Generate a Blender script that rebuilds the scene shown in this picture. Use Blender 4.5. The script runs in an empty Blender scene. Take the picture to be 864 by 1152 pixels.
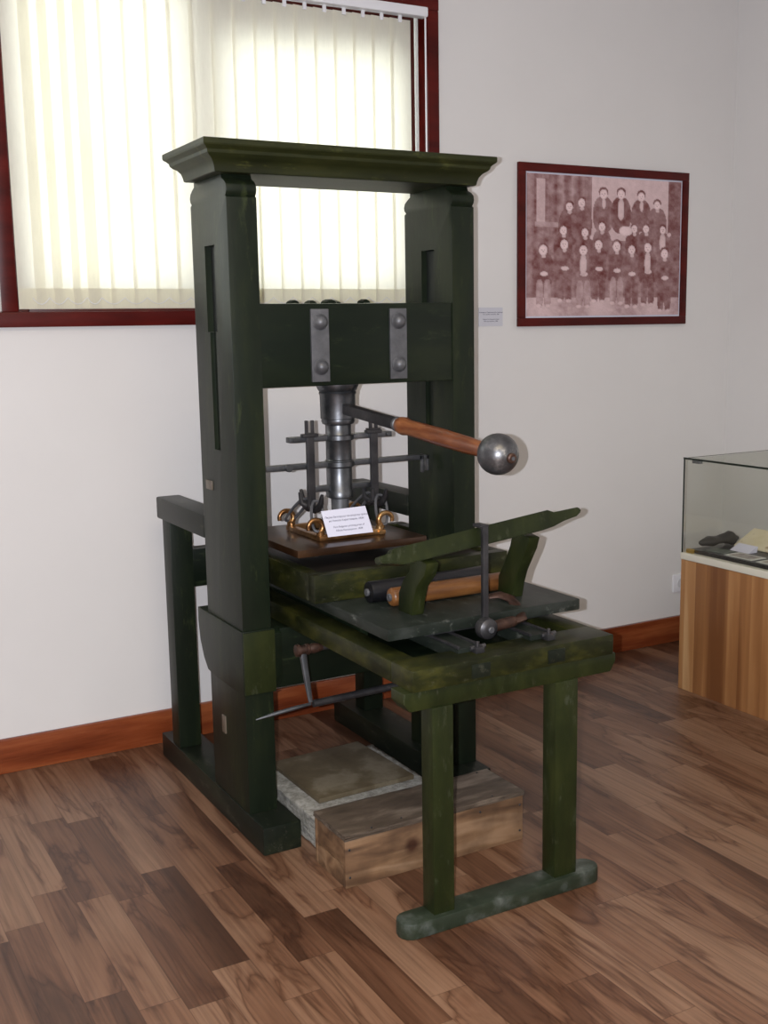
import bpy, bmesh, math, random
from mathutils import Vector, Matrix
random.seed(7)
SC = bpy.context.scene; COL = SC.collection
PI = math.pi

# ------------------------------------------------------------------ materials
def mat(name):
    m = bpy.data.materials.new(name); m.use_nodes = True
    nt = m.node_tree; b = nt.nodes['Principled BSDF']
    return m, nt, b
def N(nt, t, **kw):
    n = nt.nodes.new(t)
    for k, v in kw.items():
        if k in n.inputs: n.inputs[k].default_value = v
        else: setattr(n, k, v)
    return n
def ramp(nt, fac, stops):
    r = nt.nodes.new('ShaderNodeValToRGB'); e = r.color_ramp.elements
    while len(e) < len(stops): e.new(0.5)
    for i, (p, c) in enumerate(stops):
        e[i].position = p; e[i].color = (*c, 1)
    nt.links.new(fac, r.inputs[0]); return r
def coords(nt, scale=(1,1,1), rot=(0,0,0)):
    t = N(nt, 'ShaderNodeNewGeometry'); mp = N(nt, 'ShaderNodeMapping')
    mp.inputs['Scale'].default_value = scale; mp.inputs['Rotation'].default_value = rot
    nt.links.new(t.outputs['Position'], mp.inputs['Vector']); return mp.outputs[0]
def bump(nt, b, h, strength=.2, dist=.002):
    bp = N(nt, 'ShaderNodeBump'); bp.inputs['Strength'].default_value = strength; bp.inputs['Distance'].default_value = dist
    nt.links.new(h, bp.inputs['Height']); nt.links.new(bp.outputs[0], b.inputs['Normal'])
def mottled(name, stops, scale=(8,8,8), rough=.4, metal=0, bstr=.15, detail=6, spec=.5, nscale=1.0, rot=(0,0,0)):
    m, nt, b = mat(name)
    n = N(nt, 'ShaderNodeTexNoise'); n.inputs['Scale'].default_value = nscale; n.inputs['Detail'].default_value = detail
    n.inputs['Roughness'].default_value = .62
    nt.links.new(coords(nt, scale, rot), n.inputs['Vector'])
    r = ramp(nt, n.outputs['Fac'], stops); nt.links.new(r.outputs[0], b.inputs['Base Color'])
    b.inputs['Roughness'].default_value = rough; b.inputs['Metallic'].default_value = metal
    b.inputs['Specular IOR Level'].default_value = spec
    if bstr: bump(nt, b, n.outputs['Fac'], bstr, .003)
    return m
def plain(name, c, rough=.5, metal=0, spec=.5):
    m, nt, b = mat(name)
    b.inputs['Base Color'].default_value = (*c, 1); b.inputs['Roughness'].default_value = rough
    b.inputs['Metallic'].default_value = metal; b.inputs['Specular IOR Level'].default_value = spec
    return m

def green(name, a, b_, c, sc, rough=.33, worn=None):
    """old oil paint: mottled green with fine scuffs"""
    m, nt, b = mat(name)
    n = N(nt, 'ShaderNodeTexNoise'); n.inputs['Scale'].default_value = 1; n.inputs['Detail'].default_value = 7; n.inputs['Roughness'].default_value = .65
    nt.links.new(coords(nt, sc), n.inputs['Vector'])
    r = ramp(nt, n.outputs['Fac'], [(.3, a), (.52, b_), (.72, c)])
    n2 = N(nt, 'ShaderNodeTexNoise'); n2.inputs['Scale'].default_value = 1; n2.inputs['Detail'].default_value = 8; n2.inputs['Roughness'].default_value = .75
    nt.links.new(coords(nt, tuple(k*3.1 for k in sc)), n2.inputs['Vector'])
    r2 = ramp(nt, n2.outputs['Fac'], [(.57, (0,0,0)), (.68, (1,1,1))])
    mx = N(nt, 'ShaderNodeMixRGB'); nt.links.new(r2.outputs[0], mx.inputs[0]); nt.links.new(r.outputs[0], mx.inputs[1])
    mx.inputs[2].default_value = (*(worn or tuple(k*1.7 for k in c)), 1)
    nt.links.new(mx.outputs[0], b.inputs['Base Color'])
    b.inputs['Roughness'].default_value = rough; b.inputs['Specular IOR Level'].default_value = .22
    bump(nt, b, n2.outputs['Fac'], .25, .002)
    return m
G_POST = green('green_post_paint', (.004,.0065,.0035), (.0075,.012,.006), (.016,.021,.008), (9,9,2.2), .42)
G_BEAM = green('green_beam_paint', (.003,.006,.0035), (.0055,.0095,.005), (.011,.016,.007), (2.2,9,9), .3)
G_CAP = green('green_cap_paint', (.008,.010,.003), (.016,.019,.005), (.03,.032,.008), (3,9,9), .5)
G_BED = green('green_bed_paint', (.004,.0055,.002), (.014,.016,.004), (.044,.043,.008), (9,9,18), .4, (.05,.05,.028))
G_LEG = green('green_leg_paint', (.008,.011,.0035), (.015,.020,.0055), (.026,.031,.008), (12,12,4), .38, (.04,.045,.025))
G_TOP = green('green_dusty_paint', (.006,.008,.006), (.014,.018,.014), (.034,.038,.034), (9,4,9), .42, (.08,.085,.075))
G_SILL = green('green_sill_paint', (.004,.006,.004), (.008,.011,.007), (.018,.022,.012), (9,3,9), .4, (.05,.05,.035))
IRON = mottled('dark_iron', [(.3,(.07,.075,.08)), (.6,(.14,.145,.155)), (.8,(.28,.28,.29))], (14,14,14), .36, .85, .1)
IRON_D = mottled('black_iron', [(.3,(.03,.03,.033)), (.6,(.065,.063,.066)), (.8,(.14,.13,.12))], (16,16,16), .42, .7, .15)
STRAP = mottled('grey_strap_iron', [(.3,(.07,.072,.078)), (.6,(.12,.122,.13)), (.8,(.18,.18,.18))], (20,20,20), .45, .4, .1)
RUST = mottled('rusty_iron', [(.3,(.02,.012,.01)), (.55,(.055,.026,.017)), (.8,(.12,.07,.05))], (25,25,25), .5, .5, .25)
BRASS = mottled('old_brass', [(.3,(.16,.07,.025)), (.55,(.34,.18,.07)), (.8,(.55,.36,.16))], (22,22,22), .28, .85, .1)
PLATEN = mottled('platen_bronze', [(.3,(.016,.007,.003)), (.55,(.04,.018,.008)), (.8,(.10,.05,.02))], (7,11,9), .28, .3, .06)
HANDLE = mottled('handle_wood', [(.3,(.06,.014,.005)), (.5,(.15,.045,.015)), (.72,(.30,.12,.045))], (30,5,30), .34, 0, .15)
BALLM = mottled('ball_iron', [(.3,(.05,.05,.053)), (.52,(.10,.10,.105)), (.62,(.18,.18,.18)), (.70,(.5,.48,.44))], (22,22,22), .34, .7, .3)
SLATE = mottled('dark_bed_stone', [(.3,(.006,.006,.006)), (.6,(.02,.016,.013)), (.8,(.045,.034,.026))], (5,8,8), .35, 0, .1)
BLACK = mottled('black_rubber', [(.3,(.003,.003,.004)), (.7,(.008,.008,.01))], (20,30,30), .35)
ROLLW = mottled('roller_wood', [(.3,(.08,.028,.008)), (.5,(.16,.062,.017)), (.66,(.26,.115,.034))], (5,26,26), .35, 0, .1)
DARKREC = plain('dark_recess_paint', (.006,.009,.007), .6)
WHITE_P = plain('white_paper', (.60,.60,.70), .6)
INK = plain('printed_ink', (.05,.05,.09), .7)
WALLM = mottled('white_wall_plaster', [(.3,(.68,.665,.65)), (.7,(.70,.685,.67))], (3,3,3), .75, 0, .0, spec=.25)
CEIL = plain('white_ceiling_paint', (.72,.71,.69), .8)
MAHOG = mottled('mahogany_lacquer', [(.3,(.04,.003,.002)), (.6,(.085,.006,.004)), (.8,(.13,.012,.008))], (3,12,12), .35, 0, .04, spec=.2)
SKIRT = mottled('baseboard_wood', [(.3,(.10,.018,.006)), (.5,(.20,.045,.014)), (.68,(.30,.085,.028)), (.8,(.12,.025,.008))], (1.6,10,16), .25, 0, .05)
WHITEPL = plain('white_plastic', (.75,.75,.78), .35)
LEDGE = plain('white_ledge', (.68,.66,.56), .45)
BRASSP = plain('brass_bracket', (.55,.36,.08), .35, .8)
CREAM = mottled('aged_paper', [(.35,(.55,.48,.30)), (.6,(.62,.56,.40)), (.68,(.3,.2,.12)), (.8,(.6,.54,.4))], (14,14,14), .7, 0, 0)
PHOTO1 = mottled('small_photo', [(.3,(.05,.07,.05)), (.7,(.16,.19,.16))], (30,30,30), .3, 0, 0)
PHOTO2 = mottled('brown_photo', [(.35,(.10,.07,.05)), (.55,(.3,.26,.22)), (.7,(.5,.48,.44))], (30,30,30), .3, 0, 0)
CLOTH = mottled('black_leather', [(.3,(.006,.006,.006)), (.7,(.025,.022,.018))], (30,30,30), .45, 0, .4)
SHUTTER = plain('roller_shutter_paint', (.55,.55,.5), .6)
SASHM = plain('sash_brown_paint', (.07,.012,.008), .4)

def plaster():
    m, nt, b = mat('rough_plaster')
    n = N(nt, 'ShaderNodeTexNoise'); n.inputs['Scale'].default_value = 38; n.inputs['Detail'].default_value = 8; n.inputs['Roughness'].default_value = .8
    nt.links.new(coords(nt), n.inputs['Vector'])
    r = ramp(nt, n.outputs['Fac'], [(.3,(.14,.13,.11)), (.5,(.34,.33,.29)), (.7,(.58,.56,.52))])
    nt.links.new(r.outputs[0], b.inputs['Base Color']); b.inputs['Roughness'].default_value = .85
    bump(nt, b, n.outputs['Fac'], .8, .012); return m
PLAST = plaster()
TILE = mottled('stone_tile', [(.3,(.06,.043,.022)), (.5,(.10,.078,.045)), (.62,(.17,.145,.10)), (.8,(.09,.06,.03))], (7,7,7), .5, 0, .1)

def crate_wood():
    m, nt, b = mat('old_crate_wood')
    n = N(nt, 'ShaderNodeTexNoise'); n.inputs['Scale'].default_value = 1; n.inputs['Detail'].default_value = 8; n.inputs['Distortion'].default_value = .8
    nt.links.new(coords(nt, (3,14,22)), n.inputs['Vector'])
    r = ramp(nt, n.outputs['Fac'], [(.28,(.05,.025,.012)), (.45,(.14,.075,.036)), (.58,(.21,.12,.06)), (.75,(.30,.19,.11))])
    n2 = N(nt, 'ShaderNodeTexNoise'); n2.inputs['Scale'].default_value = 9; n2.inputs['Detail'].default_value = 5
    nt.links.new(coords(nt), n2.inputs['Vector'])
    r2 = ramp(nt, n2.outputs['Fac'], [(.35,(.45,.42,.40)), (.6,(1,1,1))])
    mx = N(nt, 'ShaderNodeMixRGB', blend_type='MULTIPLY'); mx.inputs[0].default_value = .8
    nt.links.new(r.outputs[0], mx.inputs[1]); nt.links.new(r2.outputs[0], mx.inputs[2])
    # one round knot on the front board
    g = N(nt, 'ShaderNodeNewGeometry'); vd = N(nt, 'ShaderNodeVectorMath', operation='DISTANCE'); vd.inputs[1].default_value = (.322,-.40,.075)
    nt.links.new(g.outputs['Position'], vd.inputs[0])
    rk = ramp(nt, vd.outputs['Value'], [(.012,(.28,.16,.10)), (.03,(1,1,1))])
    m2 = N(nt, 'ShaderNodeMixRGB', blend_type='MULTIPLY'); m2.inputs[0].default_value = 1
    nt.links.new(mx.outputs[0], m2.inputs[1]); nt.links.new(rk.outputs[0], m2.inputs[2])
    nt.links.new(m2.outputs[0], b.inputs['Base Color'])
    b.inputs['Roughness'].default_value = .6; bump(nt, b, n.outputs['Fac'], .4, .004); return m
CRATE = crate_wood()
CRATE_TOP = mottled('dirty_crate_top', [(.3,(.04,.028,.018)), (.5,(.09,.065,.045)), (.66,(.20,.155,.115))], (5,16,16), .6, 0, .4)

def floor_mat():
    m, nt, b = mat('laminate_planks')
    L = nt.links
    g = N(nt, 'ShaderNodeNewGeometry'); sp = N(nt, 'ShaderNodeSeparateXYZ'); L.new(g.outputs['Position'], sp.inputs[0])
    def M(op, a, b_=None, c=None):
        n = N(nt, 'ShaderNodeMath', operation=op)
        for i, v in enumerate((a, b_, c)):
            if v is None: continue
            if isinstance(v, (int, float)): n.inputs[i].default_value = v
            else: L.new(v, n.inputs[i])
        return n.outputs[0]
    W, LN = .098, .56
    u = M('DIVIDE', M('ADD', sp.outputs[0], 50.03), W); col = M('FLOOR', u); fu = M('FRACT', u)
    wn = N(nt, 'ShaderNodeTexWhiteNoise', noise_dimensions='1D'); L.new(col, wn.inputs['W'])
    v = M('ADD', M('DIVIDE', M('ADD', sp.outputs[1], 50), LN), M('MULTIPLY', wn.outputs['Value'], 7.3)); row = M('FLOOR', v); fv = M('FRACT', v)
    cb = N(nt, 'ShaderNodeCombineXYZ'); L.new(col, cb.inputs[0]); L.new(row, cb.inputs[1])
    w2 = N(nt, 'ShaderNodeTexWhiteNoise', noise_dimensions='3D'); L.new(cb.outputs[0], w2.inputs['Vector'])
    # grain coordinates: stretched along Y and shifted per plank
    c2 = N(nt, 'ShaderNodeCombineXYZ')
    L.new(M('ADD', M('MULTIPLY', sp.outputs[0], 6.0), M('MULTIPLY', w2.outputs['Value'], 37)), c2.inputs[0])
    L.new(M('ADD', M('MULTIPLY', sp.outputs[1], .95), M('MULTIPLY', w2.outputs['Value'], 91)), c2.inputs[1])
    n = N(nt, 'ShaderNodeTexNoise'); n.inputs['Scale'].default_value = 1.1; n.inputs['Detail'].default_value = 4; n.inputs['Distortion'].default_value = .9; n.inputs['Roughness'].default_value = .55
    L.new(c2.outputs[0], n.inputs['Vector'])
    c3 = N(nt, 'ShaderNodeVectorMath', operation='MULTIPLY'); c3.inputs[1].default_value = (11, 1.6, 1); L.new(c2.outputs[0], c3.inputs[0])
    nf = N(nt, 'ShaderNodeTexNoise'); nf.inputs['Scale'].default_value = 1.6; nf.inputs['Detail'].default_value = 6; nf.inputs['Distortion'].default_value = .5; L.new(c3.outputs[0], nf.inputs['Vector'])
    # dark heart-wood veins
    ve = M('ABSOLUTE', M('SUBTRACT', n.outputs['Fac'], .47))
    rv = ramp(nt, ve, [(.0,(.42,.34,.31)), (.010,(.68,.62,.58)), (.04,(1,1,1))])
    tone = M('ADD', M('MULTIPLY', n.outputs['Fac'], .9), M('MULTIPLY', w2.outputs['Value'], .36))
    r = ramp(nt, tone, [(.34,(.055,.023,.0115)), (.50,(.108,.048,.025)), (.64,(.162,.080,.044)), (.82,(.22,.124,.074))])
    rf = ramp(nt, nf.outputs['Fac'], [(.32,(.55,.52,.5)), (.58,(1,1,1))])
    m1 = N(nt, 'ShaderNodeMixRGB', blend_type='MULTIPLY'); m1.inputs[0].default_value = .85; L.new(r.outputs[0], m1.inputs[1]); L.new(rv.outputs[0], m1.inputs[2])
    m2 = N(nt, 'ShaderNodeMixRGB', blend_type='MULTIPLY'); m2.inputs[0].default_value = .8; L.new(m1.outputs[0], m2.inputs[1]); L.new(rf.outputs[0], m2.inputs[2])
    eu = M('MINIMUM', fu, M('SUBTRACT', 1, fu)); ev = M('MULTIPLY', M('MINIMUM', fv, M('SUBTRACT', 1, fv)), LN/W)
    e = M('MINIMUM', eu, ev); re = ramp(nt, e, [(.0,(.55,.5,.48)), (.02,(1,1,1))])
    m3 = N(nt, 'ShaderNodeMixRGB', blend_type='MULTIPLY'); m3.inputs[0].default_value = 1; L.new(m2.outputs[0], m3.inputs[1]); L.new(re.outputs[0], m3.inputs[2])
    L.new(m3.outputs[0], b.inputs['Base Color'])
    b.inputs['Roughness'].default_value = .38; b.inputs['Specular IOR Level'].default_value = .45
    return m
FLOOR = floor_mat()

def veneer():
    m, nt, b = mat('striped_veneer'); L = nt.links
    n = N(nt, 'ShaderNodeTexNoise'); n.inputs['Scale'].default_value = 1; n.inputs['Detail'].default_value = 5; n.inputs['Distortion'].default_value = .35
    L.new(coords(nt, (13,13,.9)), n.inputs['Vector'])
    g = N(nt, 'ShaderNodeNewGeometry'); sp = N(nt, 'ShaderNodeSeparateXYZ'); L.new(g.outputs['Position'], sp.inputs[0])
    def M(op, a, b_):
        k = N(nt, 'ShaderNodeMath', operation=op)
        for i, v in enumerate((a, b_)):
            if isinstance(v, (int, float)): k.inputs[i].default_value = v
            else: L.new(v, k.inputs[i])
        return k.outputs[0]
    fl = M('FLOOR', M('MULTIPLY', M('ADD', M('ADD', sp.outputs[0], sp.outputs[1]), 20.0), 17.0), 0)
    wn = N(nt, 'ShaderNodeTexWhiteNoise', noise_dimensions='1D'); L.new(fl, wn.inputs['W'])
    t = M('ADD', M('MULTIPLY', n.outputs['Fac'], .75), M('MULTIPLY', wn.outputs['Value'], .3))
    r = ramp(nt, t, [(.32,(.17,.065,.022)), (.5,(.31,.14,.05)), (.64,(.42,.215,.085)), (.74,(.56,.35,.17))])
    L.new(r.outputs[0], b.inputs['Base Color']); b.inputs['Roughness'].default_value = .4
    return m
VENEER = veneer()

def thin_glass(name, tint, gl=1.0):
    m = bpy.data.materials.new(name); m.use_nodes = True; nt = m.node_tree; nt.nodes.clear()
    o = N(nt, 'ShaderNodeOutputMaterial'); t = N(nt, 'ShaderNodeBsdfTransparent'); t.inputs[0].default_value = (*tint, 1)
    g = N(nt, 'ShaderNodeBsdfGlossy'); g.inputs['Roughness'].default_value = .01
    f = N(nt, 'ShaderNodeFresnel'); f.inputs['IOR'].default_value = 1.45
    mu = N(nt, 'ShaderNodeMath', operation='MULTIPLY'); mu.inputs[1].default_value = gl; nt.links.new(f.outputs[0], mu.inputs[0])
    mx = N(nt, 'ShaderNodeMixShader'); nt.links.new(mu.outputs[0], mx.inputs[0]); nt.links.new(t.outputs[0], mx.inputs[1]); nt.links.new(g.outputs[0], mx.inputs[2])
    nt.links.new(mx.outputs[0], o.inputs[0]); return m
GLASS_W = thin_glass('window_glass', (.95,.97,.96), .5)
GLASS_C = thin_glass('case_glass', (.975,.98,.965), .12)
GLASS_E = plain('glass_edge_dark', (.012,.02,.014), .15)

def fabric(name, c, tr):
    m = bpy.data.materials.new(name); m.use_nodes = True; nt = m.node_tree; nt.nodes.clear()
    o = N(nt, 'ShaderNodeOutputMaterial'); d = N(nt, 'ShaderNodeBsdfDiffuse'); t = N(nt, 'ShaderNodeBsdfTranslucent')
    d.inputs[0].default_value = (*c, 1)
    w = N(nt, 'ShaderNodeTexNoise'); w.inputs['Scale'].default_value = 1; w.inputs['Detail'].default_value = 3
    nt.links.new(coords(nt, (160,160,25)), w.inputs['Vector'])
    r = ramp(nt, w.outputs['Fac'], [(.3, tuple(k*.93 for k in tr)), (.7, tr)]); nt.links.new(r.outputs[0], t.inputs[0])
    mx = N(nt, 'ShaderNodeAddShader'); nt.links.new(d.outputs[0], mx.inputs[0]); nt.links.new(t.outputs[0], mx.inputs[1])
    nt.links.new(mx.outputs[0], o.inputs[0]); return m
VANE = fabric('blind_fabric', (.40,.39,.34), (.50,.49,.43))

# ------------------------------------------------------------------ mesh helpers
def bx(bm, x0, x1, y0, y1, z0, z1, bev=.003, seg=2):
    t = bmesh.new(); bmesh.ops.create_cube(t, size=1)
    for v in t.verts:
        v.co = Vector(((x0+x1)/2 + v.co.x*(x1-x0), (y0+y1)/2 + v.co.y*(y1-y0), (z0+z1)/2 + v.co.z*(z1-z0)))
    if bev: bmesh.ops.bevel(t, geom=t.edges[:], offset=min(bev, .3*min(x1-x0, y1-y0, z1-z0)), segments=seg, affect='EDGES', profile=.6)
    merge(bm, t)
def merge(bm, t, M=None):
    if M is not None: bmesh.ops.transform(t, matrix=M, verts=t.verts[:])
    me = bpy.data.meshes.new('tmp'); t.to_mesh(me); t.free(); bm.from_mesh(me); bpy.data.meshes.remove(me)
def align(a, b):
    a, b = Vector(a), Vector(b); q = (b-a).to_track_quat('Z', 'Y')
    return Matrix.Translation(a) @ q.to_matrix().to_4x4(), (b-a).length
def lathe(bm, a, b, prof, n=28):
    """prof: (t along a->b in metres, radius)"""
    M, L = align(a, b); t = bmesh.new(); rings = []
    for h, r in prof:
        rings.append([t.verts.new((r*math.cos(2*PI*i/n), r*math.sin(2*PI*i/n), h)) for i in range(n)])
    for A, B in zip(rings, rings[1:]):
        for i in range(n): t.faces.new((A[i], A[(i+1)%n], B[(i+1)%n], B[i]))
    t.faces.new(rings[0][::-1]); t.faces.new(rings[-1]); merge(bm, t, M)
def cyl(bm, a, b, r, n=24, ch=.0015):
    L = (Vector(b)-Vector(a)).length; ch = min(ch, r*.3, L*.3)
    lathe(bm, a, b, [(0, r-ch), (ch, r), (L-ch, r), (L, r-ch)], n)
def tube(bm, pts, r, n=10, sx=1, sy=1):
    """swept tube along pts; r number or list"""
    pts = [Vector(p) for p in pts]; rs = r if isinstance(r, (list, tuple)) else [r]*len(pts)
    t = bmesh.new(); rings = []; ref = None
    for i, p in enumerate(pts):
        d = (pts[min(i+1, len(pts)-1)] - pts[max(i-1, 0)]).normalized()
        if ref is None:
            ref = Vector((0,0,1)) if abs(d.z) < .9 else Vector((0,1,0))
        x = ref.cross(d).normalized(); ref = d.cross(x).normalized()
        rings.append([t.verts.new(p + x*rs[i]*sx*math.cos(2*PI*k/n) + ref*rs[i]*sy*math.sin(2*PI*k/n)) for k in range(n)])
    for A, B in zip(rings, rings[1:]):
        for k in range(n): t.faces.new((A[k], A[(k+1)%n], B[(k+1)%n], B[k]))
    t.faces.new(rings[0][::-1]); t.faces.new(rings[-1]); merge(bm, t)
def bar(bm, a, b, w, h, bev=.002):
    """square bar from a to b, w wide, h high"""
    a, b = Vector(a), Vector(b); d = (b-a).normalized(); up = Vector((0,0,1)) if abs(d.z) < .95 else Vector((0,-1,0))
    s = d.cross(up).normalized(); up = s.cross(d)
    M = Matrix((( s.x, up.x, d.x, a.x), (s.y, up.y, d.y, a.y), (s.z, up.z, d.z, a.z), (0,0,0,1)))
    t = bmesh.new(); bx(t, -w/2, w/2, -h/2, h/2, 0, (b-a).length, bev); merge(bm, t, M)
def prism(bm, pts, axis, a0, a1, bev=.002):
    """polygon in the plane normal to axis, extruded a0..a1"""
    def P(u, v, w): return {'x': (w,u,v), 'y': (u,w,v), 'z': (u,v,w)}[axis]
    t = bmesh.new()
    A = [t.verts.new(P(u, v, a0)) for u, v in pts]; B = [t.verts.new(P(u, v, a1)) for u, v in pts]; n = len(pts)
    t.faces.new(A); t.faces.new(B[::-1])
    for i in range(n): t.faces.new((A[i], B[i], B[(i+1)%n], A[(i+1)%n]))
    bmesh.ops.recalc_face_normals(t, faces=t.faces[:])
    if bev:
        es = [e for e in t.edges if len(e.link_faces) == 2 and e.calc_face_angle(0) > .6]
        bmesh.ops.bevel(t, geom=es, offset=bev, segments=2, affect='EDGES', profile=.6)
    merge(bm, t)
def obj(name, bm, m, parent=None, smooth=40):
    bmesh.ops.recalc_face_normals(bm, faces=bm.faces[:])
    me = bpy.data.meshes.new(name); bm.to_mesh(me); bm.free()
    o = bpy.data.objects.new(name, me); COL.objects.link(o)
    for k in (m if isinstance(m, (list, tuple)) else [m]): me.materials.append(k)
    if smooth:
        me.polygons.foreach_set('use_smooth', [True]*len(me.polygons)); me.set_sharp_from_angle(angle=math.radians(smooth))
    if parent:
        o.parent = parent; o.matrix_parent_inverse = wmat(parent).inverted()
    return o
def wmat(p):
    m = p.matrix_basis.copy()
    return wmat(p.parent) @ p.matrix_parent_inverse @ m if p.parent else m
def thing(name, label, cat, loc=(0,0,0), group=None):
    o = bpy.data.objects.new(name, None); COL.objects.link(o); o.location = loc; o.empty_display_size = .05
    return tag(o, label, cat, group)
def tag(o, label, cat, group=None):
    o['label'] = label; o['category'] = cat
    if group: o['group'] = group
    return o
def struct(name, bm, m):
    o = obj(name, bm, m); o['kind'] = 'structure'; return o
def B(): return bmesh.new()
def box1(name, dims, m, parent=None, bev=.003):
    bm = B(); bx(bm, *dims, bev); return obj(name, bm, m, parent)
def text(name, lines, M, m, parent, align_x='CENTER'):
    """lines: (string, x, y, size) laid out in the XY plane of M, built as one mesh of letters"""
    bm = B()
    for s, x, y, size in lines:
        cu = bpy.data.curves.new('t', 'FONT'); cu.body = s; cu.size = size; cu.align_x = align_x; cu.extrude = .00008; cu.resolution_u = 2
        o = bpy.data.objects.new('t', cu); COL.objects.link(o); bpy.context.view_layer.update()
        me = bpy.data.meshes.new_from_object(o.evaluated_get(bpy.context.evaluated_depsgraph_get()))
        t = bmesh.new(); t.from_mesh(me); bmesh.ops.transform(t, matrix=M @ Matrix.Translation((x, y, 0)), verts=t.verts[:])
        m2 = bpy.data.meshes.new('q'); t.to_mesh(m2); t.free(); bm.from_mesh(m2)
        bpy.data.objects.remove(o); bpy.data.curves.remove(cu); bpy.data.meshes.remove(me); bpy.data.meshes.remove(m2)
    return obj(name, bm, m, parent, 0)

# ------------------------------------------------------------------ room
YW, XR, XL, YF, ZC = .946, 2.87, -6.0, -8.5, 3.2
bm = B(); bx(bm, XL-.2, XR+.2, YF-.2, YW+.25, -.1, 0, 0); struct('floor', bm, FLOOR)
bm = B(); bx(bm, XL-.2, XR+.2, YF-.2, YW+.25, ZC, ZC+.1, 0); struct('ceiling', bm, CEIL)
OX0, OX1, OZ0, OZ1 = -1.5, 1.232, 1.552, 2.72
bm = B()
bx(bm, XL-.2, XR+.2, YW, YW+.22, 0, OZ0, 0); bx(bm, XL-.2, XR+.2, YW, YW+.22, OZ1, ZC, 0)
bx(bm, XL-.2, OX0, YW, YW+.22, OZ0, OZ1, 0); bx(bm, OX1, XR+.2, YW, YW+.22, OZ0, OZ1, 0)
struct('wall_back', bm, WALLM)
bm = B(); bx(bm, XR, XR+.2, YF-.2, YW, 0, ZC, 0); struct('wall_right', bm, WALLM)
bm = B(); bx(bm, XL, XR, YF-.2, YF, 0, ZC, 0); struct('wall_front', bm, WALLM)
bm = B(); bx(bm, XL-.2, XL, YF-.2, YW, 0, ZC, 0); struct('wall_left', bm, WALLM)
def skirt(name, dims):
    bm = B(); bx(bm, *dims, .006); struct(name, bm, SKIRT)
skirt('baseboard_back', (XL, XR, YW-.018, YW+.004, 0, .123))
skirt('baseboard_right', (XR-.018, XR+.004, YF, YW-.018, 0, .123))
skirt('baseboard_left', (XL-.004, XL+.018, YF, YW-.018, 0, .123))

# window 1: dark red frame, sashes, glass, outer shutter
bm = B()
bx(bm, OX0-.03, 1.262, .922, 1.0, 1.526, 1.576, .004)            # bottom bar
bx(bm, OX0-.03, 1.262, .922, 1.0, 2.70, 2.752, .004)             # top bar
bx(bm, 1.212, 1.262, .924, 1.0, 1.576, 2.70, .004)               # right stile
bx(bm, -.434, -.380, .924, 1.0, 1.576, 2.70, .004)               # stile between the lights
bx(bm, OX0-.03, OX0+.02, .924, 1.0, 1.576, 2.70, .004)
w1 = struct('window_1', bm, MAHOG)
bm = B()
for x0, x1, z0, z1 in ((-.385,-.32,1.57,2.71), (.235,.375,1.57,2.71), (1.10,1.215,1.57,2.71)): bx(bm, x0, x1, 1.03, 1.07, z0, z1)
bx(bm, -.33, .24, 1.03, 1.07, 1.57, 1.652); bx(bm, .37, 1.11, 1.03, 1.07, 1.57, 1.652)
bx(bm, -.33, .24, 1.03, 1.07, 2.68, 2.72); bx(bm, .37, 1.11, 1.03, 1.07, 2.52, 2.72)
bx(bm, -.33, .24, 1.035, 1.055, 2.035, 2.055)
obj('window_sash', bm, SASHM, w1)
bm = B(); bx(bm, OX0, OX1, 1.046, 1.050, OZ0, OZ1, 0); obj('window_glass', bm, GLASS_W, w1)

# ------------------------------------------------------------------ vertical blind
bl = thing('vertical_blind', 'ivory fabric vertical blind hanging in the dark red window frame', 'window blind', (.41, .93, 1.58))
box1('head_rail', (-.376, 1.205, .905, .948, 2.668, 2.705), WHITEPL, bl, .008)
edges = [-.378, -.322, -.262, -.197]      # left edges of the bunched vanes, then even spacing
x = -.147
while x < 1.10: edges.append(x); x += .0795
va = math.radians(4.5)
vz0, vz1 = 1.585, 2.655
def vane_mesh():
    bm = B(); w = .094; n = 6; top = []; bot = []
    cols = []
    for i in range(n+1):
        t = i/n; xx = w*t; yy = .0025*math.sin(PI*t)
        cols.append([bm.verts.new((xx*math.cos(va)-yy*math.sin(va), xx*math.sin(va)+yy*math.cos(va), z-vz0)) for z in (vz0, vz0+.045, vz1)])
    for A, C in zip(cols, cols[1:]):
        for k in range(2): bm.faces.new((A[k], C[k], C[k+1], A[k+1]))
    return bm
def hem_mesh():
    bm = B(); M = Matrix.Rotation(va, 4, 'Z'); t = B(); bx(t, .001, .093, -.0022, -.0008, .0005, .068, 0); merge(bm, t, M); return bm
def clip_mesh():
    bm = B(); M = Matrix.Rotation(va, 4, 'Z'); t = B(); bx(t, .040, .054, -.003, .003, vz1-vz0-.012, vz1-vz0+.016, .001); merge(bm, t, M); return bm
proto = None
for i, e in enumerate(edges):
    L = Vector((e, .925, vz0))
    if proto is None:
        v = obj('vane', vane_mesh(), VANE, None, 60); h = obj('hem_weight', hem_mesh(), VANE, None, 0); c = obj('vane_clip', clip_mesh(), WHITEPL, None)
        h.parent = v; c.parent = v; proto = (v, h, c)
    else:
        v, h, c = [q.copy() for q in proto]
        for q in (v, h, c): COL.objects.link(q)
        h.parent = v; c.parent = v
    v.parent = bl; v.location = L - bl.location
# right edge cord
bm = B(); cyl(bm, (1.196, .915, 1.60), (1.196, .915, 2.68), .0035, 8); obj('pull_cord', bm, WHITEPL, bl)
bm = B()
for i in range(len(edges)-1):
    a, b_ = edges[i]+.045, edges[i+1]+.045
    tube(bm, [(a+(b_-a)*t, .921, 1.622-.022*math.sin(PI*t)) for t in (0,.15,.3,.5,.7,.85,1)], .0012, 5)
obj('bottom_chain', bm, WHITEPL, bl)

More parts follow.
